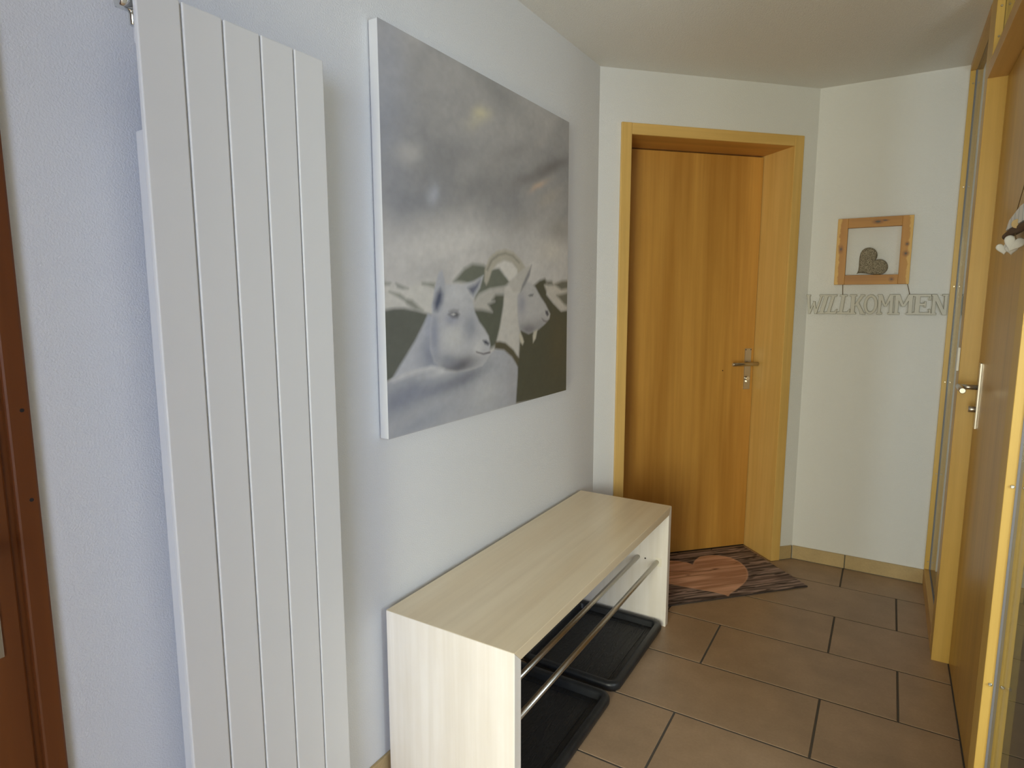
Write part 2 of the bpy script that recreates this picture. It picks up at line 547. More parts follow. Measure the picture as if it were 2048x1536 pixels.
SEAL = plain('grey_glazing_seal', (0.20, 0.19, 0.20), 0.5)
box('glazing_seal', XG - 0.0035, XG - 0.0002, YW - 0.0140, YW - 0.0122, 0.079, 2.2915, SEAL, w1)
box('glazing_seal', XG - 0.003, XG - 0.0002, 2.75, YW - 0.0142, 0.0782, 0.0800, SEAL, w1)
YN = 1.54
w2 = tag(empty('window_2'), 'glass side panel on the near side of the front door', 'window', kind='structure')
box('glass_pane', XG, XG + 0.006, 0.75, YN + 0.004, 0.08, 2.300, GLASS, w2)
box('bottom_rail', XP, XG, 0.75, YN, 0.0, 0.078, W_FRAMEY, w2, 0.001)
box('top_rail', XP, XG, 0.75, YN, 2.292, H, W_FRAMEY, w2, 0.001)
bead = box('glazing_bead', XP, XG - 0.001, YN, YN + 0.020, 0.0785, 2.2915, W_POST, w2, 0.001)
for z in (0.117, 0.541, 0.966, 1.391, 1.815, 2.239):
    tube('screw', (1.3600, YN - 0.004, z), (1.3600, YN + 0.001, z), 0.0038, CHROME, bead, 14, 0.0012)

box('glazing_seal', XG - 0.0045, XG - 0.0002, YN - 0.0022, YN - 0.0002, 0.0785, 2.2915, SEAL, w2)
w3 = tag(empty('window_3'), 'low glass fanlight above the front door', 'window', kind='structure')
box('glass_pane', XG, XG + 0.006, YN + 0.03, 2.585, 2.10, 2.300, GLASS, w3)
box('top_rail', XP, XG, YN + 0.021, 2.659, 2.292, H, W_FRAMEY, w3, 0.001)
bead = box('glazing_bead', XP, XG - 0.001, 2.575, 2.659, 2.101, 2.2915, W_POST, w3, 0.001)
for z in (2.155, 2.245):
    tube('screw', (1.3600, 2.5725, z), (1.3600, 2.577, z), 0.0032, BRASS, bead, 10, 0.0006)

d2 = tag(empty('door_2'), 'front door of brown veneer in the glazed timber partition', 'door', kind='structure')
XL = 1.4025
box('frame_post', XP + 0.0005, XB, 2.66, 2.7495, 0.0, H, W_POST, d2, 0.001)
box('frame_post', XP + 0.0005, 1.384, YN + 0.021, 1.62, 0.0, H, W_POST, d2, 0.001)
DARKW = plain('dark_mask_wood', (0.045, 0.030, 0.020), 0.7)
box('added_mask_post', 1.3845, 1.46, YN + 0.006, 1.6205, 0.0, H, DARKW, d2)  # added dark post hides the porch-lit leaf edge behind the glass
box('head_rail', XP + 0.0005, XB, 1.6205, 2.6595, 2.055, 2.10, W_FRAMEY, d2, 0.001)
fl = box('leaf', XL, XB, 1.623, 2.657, 0.006, 2.052, W_FRONT, d2, 0.0015)
box('handle_plate', XL - 0.006, XL, 2.562, 2.600, 0.902, 1.124, STEEL, fl, 0.0008)
bm = bmesh.new()
b_tube(bm, (XL - 0.003, 2.580, 1.041), (1.3465, 2.580, 1.041), 0.0085, seg=16)
b_tube(bm, (1.3465, 2.588, 1.041), (1.3465, 2.462, 1.041), 0.0095, seg=20, bev=0.0015)
done('lever_handle', bm, STEEL, fl)
tube('lock_knob', (XL - 0.003, 2.575, 0.967), (1.377, 2.575, 0.967), 0.0105, STEEL, fl, 18, 0.001)
box('strike_plate', XP - 0.008, XP + 0.0005, 2.672, 2.690, 1.085, 1.168, WHITEP, d2, 0.002)

# ------------------------------------------------------------------ dark door in the left wall beside the camera
d3 = tag(empty('door_3'), 'dark stained wooden door at the left edge', 'door', kind='structure')
box('casing', 0, 0.016, DY1 - 0.008, DY1 + 0.024, 0.0, DZ + 0.03, W_DARK, d3, 0.004)
box('casing', 0, 0.016, DY0 - 0.024, DY0 + 0.008, 0.0, DZ + 0.03, W_DARK, d3, 0.004)
box('casing', 0, 0.016, DY0 + 0.009, DY1 - 0.009, DZ - 0.002, DZ + 0.03, W_DARK, d3, 0.004)
box('jamb', -0.13, -0.001, DY1 - 0.020, DY1, 0.0, DZ, W_DARK, d3)
box('jamb', -0.13, -0.001, DY0, DY0 + 0.020, 0.0, DZ, W_DARK, d3)
lf = box('leaf', -0.040, 0.004, DY0 + 0.022, DY1 - 0.0145, 0.008, DZ - 0.006, W_DARK, d3, 0.003)
box('handle_plate', 0.004, 0.008, 0.314, 0.3545, 0.795, 1.035, STEEL, lf, 0.001)
bm = bmesh.new()
b_tube(bm, (0.006, 0.336, 0.975), (0.055, 0.336, 0.975), 0.009, seg=16)
b_tube(bm, (0.055, 0.345, 0.975), (0.055, 0.225, 0.975), 0.0095, seg=18, bev=0.002)
done('lever_handle', bm, STEEL, lf)
for z in (1.17, 1.03):
    tube('hole_plug', (0.0155, DY1 + 0.012, z), (0.0165, DY1 + 0.012, z), 0.003, GAP, d3, 10)

# ------------------------------------------------------------------ radiator
RX, RY0, RP, RZ1, RZ0 = 0.105, 0.574, 0.0752, 1.8175, 0.02
rad = tag(empty('radiator', (0.0, 0.76, 0)), 'tall white panel radiator with five flat vertical panels', 'radiator')
OY = -0.76
for i in range(5):
    y0 = RY0 + i * RP
    box('panel', RX - 0.010, RX, OY + y0 + 0.0019, OY + y0 + RP - 0.0019, RZ0, RZ1, ENAMEL, rad, 0.0022, 2)
box('back_sheet', RX - 0.013, RX - 0.0060, OY + RY0 + 0.004, OY + RY0 + 5 * RP - 0.004, RZ0 + 0.003, RZ1 - 0.003, ENAMEL, rad, 0.001)
for z in (RZ1 - 0.075, RZ0 + 0.045):
    box('header_tube', RX - 0.050, RX - 0.0135, OY + RY0 + 0.020, OY + RY0 + 5 * RP - 0.02, z, z + 0.04, ENAMEL, rad, 0.006)
box('convector', 0.045, 0.0915, OY + 0.5925, OY + 0.930, 0.07, 1.611, ENAMEL, rad, 0.003)
for z in (1.55, 0.25):
    box('bracket', 0, 0.046, OY + 0.66, OY + 0.69, z, z + 0.05, ENAMEL, rad, 0.002)
    box('bracket', 0, 0.046, OY + 0.84, OY + 0.87, z, z + 0.05, ENAMEL, rad, 0.002)
bm = bmesh.new()
b_tube(bm, (0.074, OY + 0.610, 1.797), (0.074, OY + 0.578, 1.797), 0.009, seg=16)
b_tube(bm, (0.074, OY + 0.590, 1.797), (0.074, OY + 0.565, 1.797), 0.0145, seg=6, bev=0.002)
b_tube(bm, (0.074, OY + 0.588, 1.797), (0.074, OY + 0.588, 1.764), 0.0075, 0.006, seg=14, bev=0.001)
done('vent_valve', bm, CHROME, rad)
box('foot', 0.030, 0.095, OY + 0.70, OY + 0.82, 0.0, 0.071, ENAMEL, rad, 0.002)


# ------------------------------------------------------------------ soft raster painter for flat prints
def sdf(poly, X, Y):
    P = np.array(poly, float); n = len(P)
    d = np.full(X.shape, 1e9); inside = np.zeros(X.shape, bool)
    for i in range(n):
        a, b = P[i], P[(i + 1) % n]
        e = b - a; L2 = max(e @ e, 1e-12)
        t = np.clip(((X - a[0]) * e[0] + (Y - a[1]) * e[1]) / L2, 0, 1)
        d = np.minimum(d, (X - a[0] - t * e[0]) ** 2 + (Y - a[1] - t * e[1]) ** 2)
        c = ((a[1] > Y) != (b[1] > Y))
        xi = (b[0] - a[0]) * (Y - a[1]) / (b[1] - a[1] + 1e-12) + a[0]
        inside ^= c & (X < xi)
    d = np.sqrt(d)
    return np.where(inside, d, -d)


def lin(c):
    c = np.array(c, float) / 255
    return np.where(c <= 0.04045, c / 12.92, ((c + 0.055) / 1.055) ** 2.4)


def vnoise(X, Y, s, seed):
    r = np.random.RandomState(seed); g = r.rand(64, 64)
    x, y = X * s, Y * s
    xi, yi = np.floor(x).astype(int), np.floor(y).astype(int)
    fx, fy = x - xi, y - yi
    fx = fx * fx * (3 - 2 * fx); fy = fy * fy * (3 - 2 * fy)
    G = lambda a, b: g[a % 64, b % 64]
    return (G(xi, yi) * (1 - fx) + G(xi + 1, yi) * fx) * (1 - fy) + (G(xi, yi + 1) * (1 - fx) + G(xi + 1, yi + 1) * fx) * fy


def fbm(X, Y, s, seed, o=4):
    v = 0; a = 1; t = 0
    for k in range(o):
        v = v + a * vnoise(X + 0.37 * k, Y + 0.71 * k, s * 2 ** k, seed + k); t += a; a *= 0.5
    return v / t


class Canvas:
    def __init__(s, nx, ny, w, h):
        s.X, s.Y = np.meshgrid(np.linspace(0, 1, nx), np.linspace(0, 1, ny))
        s.nx, s.ny, s.w, s.h = nx, ny, w, h
        s.C = np.zeros((ny, nx, 3))

    def over(s, a, c):
        if not isinstance(c, np.ndarray) or c.ndim == 1: c = np.array(c, float)[None, None, :]
        s.C = s.C * (1 - a[..., None]) + c * a[..., None]

    def poly(s, p, c, soft=0.004, alpha=1.0):
        d = sdf(p, s.X, s.Y)
        s.over(np.clip(d / (2 * soft) + 0.5, 0, 1) * alpha, c)

    def blob(s, cx, cy, rx, ry, c, alpha=0.6, rot=0.0, mask=None):
        dx, dy = s.X - cx, s.Y - cy
        ca, sa = math.cos(rot), math.sin(rot)
        q = ((dx * ca + dy * sa) / rx) ** 2 + ((-dx * sa + dy * ca) / ry) ** 2
        a = np.exp(-q * 1.6) * alpha
        if mask is not None: a = a * mask
        s.over(a, c)

    def mask(s, p, soft=0.006):
        return np.clip(sdf(p, s.X, s.Y) / (2 * soft) + 0.5, 0, 1)

    def mesh(s, name, to3, mat, parent, gain=1.0):
        nx, ny = s.nx, s.ny
        co = np.array([to3(x, y) for x, y in zip(s.X.ravel(), s.Y.ravel())])
        idx = np.arange(nx * ny).reshape(ny, nx)
        q = np.stack([idx[:-1, :-1], idx[:-1, 1:], idx[1:, 1:], idx[1:, :-1]], -1).reshape(-1, 4)
        me = bpy.data.meshes.new(name)
        me.vertices.add(len(co)); me.vertices.foreach_set('co', co.ravel())
        me.loops.add(q.size); me.loops.foreach_set('vertex_index', q.ravel())
        me.polygons.add(len(q)); me.polygons.foreach_set('loop_start', np.arange(0, q.size, 4))
        me.update(calc_edges=True)
        at = me.color_attributes.new('paint', 'FLOAT_COLOR', 'POINT')
        rgba = np.ones((nx * ny, 4)); rgba[:, :3] = np.clip(s.C.reshape(-1, 3) * gain, 0, 1)
        at.data.foreach_set('color', rgba.ravel())
        return link(name, me, mat, parent)


# ------------------------------------------------------------------ painting of two goats
PX, PY0, PY1, PZ0, PZ1 = 0.033, 1.1886, 2.2292, 0.9737, 2.0027
pt = tag(empty('canvas_painting', (0, (PY0 + PY1) / 2, PZ0)), 'unframed canvas painting of two white goats under a grey cloudy sky', 'painting')
oy, oz = -(PY0 + PY1) / 2, -PZ0
CANVAS_EDGE = plain('canvas_edge', (0.74, 0.735, 0.72), 0.8)
box('canvas', 0.004, PX - 0.0006, oy + PY0, oy + PY1, oz + PZ0, oz + PZ1, CANVAS_EDGE, pt, 0.002)
box('hanging_wedge', 0.0, 0.004, -0.06, 0.06, 0.82, 0.86, CANVAS_EDGE, pt)
G = {"patch":[[[-0.007,0.394],[0.022,0.393],[0.017,0.388],[-0.008,0.386]],[[0.041,0.392],[0.087,0.38],[0.066,0.378],[0.046,0.383]],[[0.142,0.396],[0.196,0.396],[0.196,0.382],[0.17,0.388],[0.142,0.391]],[[0.016,0.371],[0.056,0.366],[0.076,0.354],[0.102,0.35],[0.145,0.323],[0.112,0.325],[0.081,0.339],[0.07,0.349],[0.045,0.359]]],"mountL":[[[-0.012,0.385],[0.021,0.389],[0.066,0.378],[0.114,0.393],[0.165,0.401],[0.2,0.405],[0.197,0.305],[0.168,0.312],[0.07,0.329],[-0.015,0.324]]],"mountC":[[[0.28,0.402],[0.299,0.416],[0.333,0.44],[0.374,0.456],[0.431,0.455],[0.469,0.444],[0.515,0.452],[0.585,0.409],[0.552,0.391],[0.468,0.382],[0.408,0.366],[0.387,0.35],[0.366,0.394],[0.332,0.4]]],"snowC":[[[0.372,0.323],[0.39,0.35],[0.408,0.366],[0.468,0.382],[0.552,0.391],[0.556,0.367],[0.499,0.367],[0.476,0.349],[0.493,0.346],[0.454,0.337],[0.477,0.314],[0.43,0.32]]],"gapH":[[[0.484,0.448],[0.512,0.464],[0.548,0.474],[0.598,0.471],[0.632,0.45],[0.628,0.434],[0.581,0.41],[0.552,0.43],[0.523,0.451]]],"fieldL":[[[-0.015,0.324],[0.029,0.33],[0.07,0.33],[0.118,0.323],[0.168,0.313],[0.197,0.305],[0.196,0.253],[0.108,0.185],[0.02,0.152],[-0.003,0.147],[-0.022,0.144]]],"fieldM":[[[0.372,0.323],[0.43,0.32],[0.479,0.313],[0.454,0.337],[0.493,0.346],[0.476,0.349],[0.499,0.367],[0.556,0.368],[0.551,0.297],[0.514,0.211],[0.459,0.197],[0.407,0.263],[0.379,0.309]]],"fieldR":[[[0.733,0.396],[0.782,0.418],[0.822,0.426],[0.843,0.403],[0.833,0.369],[0.886,0.339],[0.953,0.308],[1.047,0.32],[1.056,-0.014],[0.615,0.001],[0.628,0.162],[0.637,0.258],[0.743,0.321]]],"mountR":[[[0.817,0.402],[0.874,0.413],[1.044,0.428],[1.047,0.312],[0.947,0.31],[0.886,0.341],[0.843,0.369]]],"mountRd":[[[0.827,0.417],[0.874,0.418],[0.885,0.404],[0.843,0.403]],[[0.896,0.406],[0.951,0.42],[1.044,0.425],[1.045,0.396],[0.951,0.387]],[[0.913,0.366],[1.045,0.383],[1.047,0.317],[0.975,0.333],[0.935,0.354]]],"neck2":[[[0.551,0.389],[0.598,0.4],[0.641,0.372],[0.65,0.258],[0.64,0.157],[0.597,0.174],[0.547,0.191],[0.494,0.203],[0.522,0.263],[0.543,0.332]]],"head2":[[[0.628,0.358],[0.646,0.381],[0.677,0.413],[0.719,0.407],[0.752,0.394],[0.792,0.359],[0.828,0.334],[0.863,0.299],[0.857,0.282],[0.824,0.265],[0.774,0.246],[0.706,0.234],[0.646,0.251],[0.632,0.295]]],"ear2":[[[0.572,0.401],[0.615,0.425],[0.668,0.454],[0.725,0.469],[0.712,0.433],[0.682,0.4],[0.65,0.374],[0.606,0.376]]],"ear2line":[[[0.725,0.469],[0.712,0.433],[0.682,0.4],[0.65,0.374],[0.661,0.399],[0.695,0.437]]],"horn":[[[0.435,0.407],[0.439,0.442],[0.462,0.478],[0.504,0.501],[0.556,0.511],[0.606,0.505],[0.65,0.482],[0.686,0.457],[0.661,0.438],[0.632,0.437],[0.63,0.451],[0.596,0.471],[0.548,0.475],[0.509,0.463],[0.478,0.441],[0.459,0.408],[0.446,0.395]]],"hornline":[[[0.446,0.441],[0.473,0.473],[0.512,0.492],[0.556,0.5],[0.602,0.495],[0.645,0.473],[0.641,0.47],[0.599,0.49],[0.556,0.495],[0.516,0.487],[0.48,0.47],[0.455,0.439]]],"wattle":[[[0.649,0.244],[0.667,0.222],[0.674,0.208],[0.665,0.198],[0.649,0.209],[0.641,0.231]],[[0.742,0.241],[0.768,0.246],[0.756,0.215],[0.737,0.201],[0.735,0.226]]],"collar":[[[0.494,0.219],[0.522,0.218],[0.555,0.212],[0.606,0.185],[0.642,0.152],[0.634,0.127],[0.597,0.162],[0.547,0.189],[0.492,0.197]]],"body":[[[-0.018,0.142],[0.017,0.151],[0.09,0.163],[0.175,0.17],[0.23,0.157],[0.28,0.145],[0.348,0.144],[0.42,0.151],[0.466,0.184],[0.506,0.198],[0.551,0.19],[0.602,0.162],[0.633,0.127],[0.631,0.092],[0.62,0.0],[-0.023,-0.002]]],"rim":[[[0.012,0.149],[0.09,0.163],[0.175,0.17],[0.23,0.157],[0.223,0.151],[0.175,0.162],[0.096,0.156],[0.027,0.145]]],"neck1":[[[0.165,0.312],[0.197,0.305],[0.243,0.173],[0.23,0.157],[0.175,0.17],[0.09,0.163],[0.017,0.151],[0.049,0.184],[0.109,0.243],[0.15,0.292]]],"head1":[[[0.182,0.313],[0.199,0.383],[0.242,0.391],[0.299,0.395],[0.332,0.39],[0.352,0.37],[0.372,0.346],[0.385,0.313],[0.407,0.284],[0.437,0.26],[0.458,0.238],[0.467,0.209],[0.46,0.18],[0.443,0.162],[0.42,0.15],[0.362,0.144],[0.294,0.144],[0.23,0.157],[0.188,0.18],[0.171,0.217],[0.173,0.276]]],"ear1a":[[[0.188,0.309],[0.18,0.332],[0.193,0.376],[0.206,0.409],[0.217,0.427],[0.228,0.432],[0.239,0.408],[0.241,0.365],[0.231,0.327],[0.206,0.307]]],"ear1ai":[[[0.194,0.324],[0.192,0.343],[0.205,0.368],[0.22,0.38],[0.229,0.365],[0.223,0.342],[0.206,0.322]]],"ear1b":[[[0.322,0.394],[0.38,0.406],[0.431,0.424],[0.412,0.386],[0.374,0.35],[0.353,0.37]]],"ear1bi":[[[0.349,0.385],[0.387,0.396],[0.415,0.411],[0.402,0.388],[0.376,0.364],[0.362,0.372]]],"eye1":[[[0.253,0.31],[0.271,0.317],[0.294,0.318],[0.307,0.309],[0.297,0.299],[0.274,0.3]]],"eye1p":[[[0.266,0.31],[0.279,0.313],[0.287,0.309],[0.277,0.306]]],"brow1":[[[0.255,0.319],[0.278,0.325],[0.304,0.322],[0.301,0.318],[0.278,0.32],[0.259,0.315]]],"nostril1":[[[0.425,0.227],[0.444,0.226],[0.46,0.216],[0.455,0.21],[0.436,0.216]]],"mouth1":[[[0.388,0.196],[0.428,0.187],[0.466,0.19],[0.466,0.185],[0.428,0.183],[0.392,0.192]]],"eye2":[[[0.703,0.365],[0.719,0.37],[0.739,0.37],[0.733,0.362],[0.713,0.361]]],"nostril2":[[[0.825,0.312],[0.844,0.311],[0.853,0.297],[0.842,0.29],[0.828,0.3]]],"mouth2":[[[0.798,0.286],[0.822,0.276],[0.843,0.274],[0.834,0.269],[0.812,0.274]]]}
cv = Canvas(330, 430, 1, 1)
X, Y = cv.X, cv.Y
c = lambda *a: lin(a)
wx = fbm(X, Y, 4.0, 51, 4) - 0.5
wy = fbm(X, Y, 4.0, 61, 4) - 0.5
XW, YW_ = X + 0.10 * wx, Y + 0.07 * wy
n1 = fbm(XW * 1.0 + YW_ * 0.35, YW_ * 1.7 - XW * 0.75, 3.0, 5, 5)
n2 = fbm(XW + YW_ * 0.3, YW_ * 1.6 - XW * 0.7, 7.0, 31, 4)
m = np.clip((n1 - 0.28) / 0.46, 0, 1)[..., None]
cv.C = c(128, 127, 127) * (1 - m) + c(156, 153, 150) * m
cv.over(np.clip((n2 - 0.5) * 2.2, 0, 1) * 0.30, c(170, 166, 160))
lowc = np.clip((0.66 - Y - 0.1 * wx) / 0.20, 0, 1)
cv.over(lowc * (0.35 + 0.6 * n2), c(184, 180, 175))
cv.X, cv.Y = XW, YW_
for a_ in ((0.02, 0.85, 0.10, 0.35, (138, 143, 156), 0.5, 0.0), (0.164, 0.625, 0.16, 0.05, (112, 113, 117), 0.6, 0.2), (0.06, 0.60, 0.10, 0.05, (114, 116, 122), 0.5, 0.0),
           (0.46, 0.68, 0.24, 0.06, (114, 113, 112), 0.55, 0.25), (0.487, 0.97, 0.25, 0.05, (118, 118, 117), 0.55, -0.2), (0.30, 0.74, 0.2, 0.03, (122, 121, 121), 0.45, 0.3),
           (0.87, 0.805, 0.18, 0.026, (100, 97, 95), 0.8, 0.42), (0.70, 0.74, 0.16, 0.02, (112, 109, 107), 0.6, 0.42), (0.60, 0.80, 0.2, 0.03, (124, 121, 118), 0.4, 0.4),
           (0.428, 0.885, 0.05, 0.022, (190, 182, 150), 0.7, 0.35), (0.40, 0.855, 0.07, 0.02, (172, 166, 148), 0.5, 0.3), (0.10, 0.715, 0.06, 0.03, (178, 174, 168), 0.55, 0.3),
           (0.18, 0.63, 0.035, 0.028, (164, 166, 174), 0.6, 0.6), (0.79, 0.735, 0.08, 0.014, (190, 162, 136), 0.55, 0.4), (0.86, 0.70, 0.10, 0.03, (158, 150, 138), 0.5, 0.4),
           (0.36, 0.535, 0.25, 0.05, (190, 186, 181), 0.6, 0.1), (0.85, 0.52, 0.14, 0.05, (186, 179, 168), 0.55, 0.1), (0.93, 0.60, 0.12, 0.05, (124, 119, 110), 0.5, 0.1), (0.66, 0.60, 0.1, 0.03, (136, 132, 127), 0.4, 0.3)):
    cv.blob(a_[0], a_[1], a_[2], a_[3], c(*a_[4]), a_[5], a_[6])
cv.X, cv.Y = X, Y
LIGHT = c(182, 178, 172)
DK = c(84, 86, 79)
for p in G['mountL']: cv.poly(p, c(176, 173, 166), 0.012, 0.85)
for p in G['patch']: cv.poly(p, c(112, 113, 104), 0.006, 0.85)
for p in G['mountC']: cv.poly(p, c(96, 99, 88), 0.008)
for p in G['snowC']: cv.poly(p, c(158, 155, 148), 0.010)
for p in G['fieldL']: cv.poly(p, DK, 0.006)
for p in G['fieldM']: cv.poly(p, c(80, 83, 72), 0.008)
for p in G['fieldR']: cv.poly(p, c(70, 69, 55), 0.007)
cv.blob(0.93, 0.18, 0.10, 0.16, c(84, 76, 54), 0.5, mask=cv.mask(G['fieldR'][0]))
for p in G['mountR']: cv.poly(p, c(170, 164, 154), 0.008)
for p in G['mountRd']: cv.poly(p, c(98, 96, 84), 0.008)
for p in G['gapH']: cv.poly(p, c(184, 180, 173), 0.006)
# back goat
for p in G['neck2']: cv.poly(p, c(172, 168, 161), 0.006)
cv.blob(0.655, 0.30, 0.02, 0.16, c(140, 138, 142), 0.6, mask=cv.mask(G['neck2'][0]))
for p in G['head2']: cv.poly(p, c(160, 158, 156), 0.005)
hm = cv.mask(G['head2'][0])
cv.blob(0.706, 0.249, 0.10, 0.03, c(104, 102, 105), 0.9, mask=hm)
cv.blob(0.659, 0.336, 0.035, 0.05, c(120, 120, 132), 0.65, mask=hm)
cv.blob(0.80, 0.265, 0.05, 0.03, c(128, 125, 126), 0.6, mask=hm)
for p in G['horn']: cv.poly(p, c(156, 151, 138), 0.005)
for p in G['hornline']: cv.poly(p, c(112, 108, 98), 0.005, 0.75)
for p in G['ear2']: cv.poly(p, c(164, 160, 153), 0.005)
for p in G['ear2line']: cv.poly(p, c(104, 104, 108), 0.005, 0.75)
for p in G['wattle']: cv.poly(p, c(170, 164, 148), 0.005)
for k, q in (('eye2', (92, 92, 92)), ('nostril2', (56, 55, 60)), ('mouth2', (96, 90, 90))):
    for p in G[k]: cv.poly(p, c(*q), 0.004, 0.9)
# body in front
for p in G['body']:
    cv.poly(p, c(148, 149, 153), 0.006)
    bm_ = cv.mask(p)
cv.blob(0.05, 0.10, 0.16, 0.05, c(98, 103, 118), 0.85, 0.2, bm_)
cv.blob(0.20, 0.105, 0.14, 0.022, c(112, 116, 128), 0.7, 0.1, bm_)
cv.blob(0.22, 0.150, 0.10, 0.014, c(172, 172, 172), 0.7, 0.05, bm_)
cv.blob(0.33, 0.120, 0.14, 0.028, c(104, 106, 114), 0.85, 0.15, bm_)
cv.blob(0.44, 0.06, 0.10, 0.06, c(166, 166, 165), 0.6, 0.2, bm_)
cv.blob(0.12, 0.02, 0.14, 0.03, c(124, 128, 138), 0.6, 0.2, bm_)
cv.blob(0.60, 0.08, 0.04, 0.12, c(140, 138, 140), 0.6, 0.0, bm_)
cv.over(np.clip((n2 - 0.45) * 2, 0, 1) * 0.30 * bm_, c(166, 167, 170))
for p in G['collar']: cv.poly(p, c(78, 73, 56), 0.005)
# front goat
for p in G['neck1']:
    cv.poly(p, c(158, 159, 164), 0.006)
    nm = cv.mask(p)
cv.blob(0.175, 0.20, 0.06, 0.07, c(110, 114, 126), 0.85, 0.6, nm)
cv.blob(0.17, 0.30, 0.03, 0.12, c(134, 138, 152), 0.6, 0.0, nm)
for p in G['head1']:
    cv.poly(p, c(162, 162, 164), 0.005)
    hm = cv.mask(p)
cv.blob(0.19, 0.253, 0.030, 0.09, c(118, 122, 138), 0.8, 0.0, hm)
cv.blob(0.301, 0.160, 0.12, 0.032, c(80, 78, 82), 0.95, 0.1, hm)
cv.blob(0.25, 0.18, 0.07, 0.03, c(116, 119, 128), 0.75, -0.2, hm)
cv.blob(0.282, 0.245, 0.06, 0.045, c(176, 175, 172), 0.7, 0.0, hm)
cv.blob(0.271, 0.296, 0.05, 0.022, c(126, 128, 142), 0.75, 0.0, hm)
cv.blob(0.36, 0.27, 0.05, 0.05, c(124, 127, 136), 0.75, 0.6, hm)
cv.blob(0.298, 0.37, 0.05, 0.04, c(174, 173, 173), 0.7, 0.0, hm)
cv.blob(0.40, 0.205, 0.035, 0.03, c(186, 184, 180), 0.6, 0.0, hm)
for k, q, s_ in (('ear1a', (150, 151, 156), 0.005), ('ear1ai', (66, 72, 90), 0.010), ('ear1b', (166, 166, 168), 0.005), ('ear1bi', (92, 95, 108), 0.008),
                 ('eye1', (88, 88, 90), 0.006), ('eye1p', (172, 172, 172), 0.003), ('brow1', (126, 124, 128), 0.005), ('nostril1', (44, 48, 60), 0.005), ('mouth1', (84, 78, 80), 0.003)):
    for p in G[k]: cv.poly(p, c(*q), s_, 0.95)
for p in G['rim']: cv.poly(p, c(186, 185, 184), 0.008, 0.6)
br = fbm(X * 2.2 + Y, Y * 3.0 - X, 22.0, 91, 3)
cv.C = cv.C * (0.93 + 0.14 * br)[..., None]
PAINT = attr_mat('oil_paint', 0.62, (420, 0.12, 0.0012))
cv.mesh('painted_face', lambda x, y: (PX, oy + PY0 + x * (PY1 - PY0), oz + PZ0 + y * (PZ1 - PZ0)), PAINT, pt, 1.46)

# ------------------------------------------------------------------ shoe bench
BX0, BX1, BY0, BY1, BZ, BT = 0.0226, 0.4261, 1.1704, 2.4066, 0.5075, 0.031
be = tag(empty('shoe_bench', (0.2243, 1.7885, 0)), 'pale maple shoe bench with two steel rails under its top', 'bench')
bx0, bx1, by0, by1 = BX0 - 0.2243, BX1 - 0.2243, BY0 - 1.7885, BY1 - 1.7885
g = 0.0003


def bench_board(name, poly, mat):
    t = bmesh.new()
    b_prism(t, poly, lambda a, b, q: (q, a, b), bx0, bx1)
    bmesh.ops.recalc_face_normals(t, faces=list(t.faces))
    bmesh.ops.bevel(t, geom=list(t.edges), offset=0.0009, segments=1, affect='EDGES')
    return done(name, t, mat, be)


bench_board('top', [(by0 + g, BZ), (by1 - g, BZ), (by1 - BT - g, BZ - BT), (by0 + BT + g, BZ - BT)], W_BENCH_T)
bench_board('side_panel', [(by0, BZ - g), (by0 + BT, BZ - BT - g), (by0 + BT, 0.0), (by0, 0.0)], W_BENCH_S)
bench_board('side_panel', [(by1, BZ - g), (by1 - BT, BZ - BT - g), (by1 - BT, 0.0), (by1, 0.0)], W_BENCH_S)
for rx, rz in ((0.302, 0.277), (0.383, 0.271)):
    tube('rail', (rx - 0.2243, by0 + BT - 0.003, rz), (rx - 0.2243, by1 - BT + 0.003, rz), 0.0088, STEEL, be, 20)
PALE = plain('pale_sticker', (0.88, 0.82, 0.70), 0.5)
box('sticker', 0.375 - 0.2243, 0.402 - 0.2243, by1 - BT - 0.0006, by1 - BT + 0.0002, 0.253, 0.288, PALE, be)
tube('peg_hole', (0.333 - 0.2243, by1 - BT - 0.0008, 0.276), (0.333 - 0.2243, by1 - BT + 0.001, 0.276), 0.0034, GAP, be, 12)

# ------------------------------------------------------------------ boot trays
k = NT('black_plastic')
v = k.coords()
k.base(k.ramp(k.noise(v, 30, 3), [(0.3, (0.012, 0.013, 0.015)), (0.7, (0.020, 0.022, 0.026))]))
k.set(Roughness=0.38)
k.bump(k.noise(v, 350, 2), 0.12, 0.001)
BLACKP = k.m
k = NT('black_plastic_floor')
v = k.coords((1, 0.10, 1))
wv = k.noise(v, 55, 3, 0.6, 1.2)
k.base((0.014, 0.0145, 0.016)); k.set(Roughness=0.48)
k.bump(k.ramp(wv, [(0.42, (0, 0, 0)), (0.5, (1, 1, 1)), (0.58, (0, 0, 0))]), 0.5, 0.003)
BLACKF = k.m


def rrect(x0, x1, y0, y1, r, seg=7):
    pts = []
    for cx, cy, a0 in ((x1 - r, y1 - r, 0), (x0 + r, y1 - r, 90), (x0 + r, y0 + r, 180), (x1 - r, y0 + r, 270)):
        for i in range(seg + 1):
            a = math.radians(a0 + 90 * i / seg)
            pts.append((cx + r * math.cos(a), cy + r * math.sin(a)))
    return pts


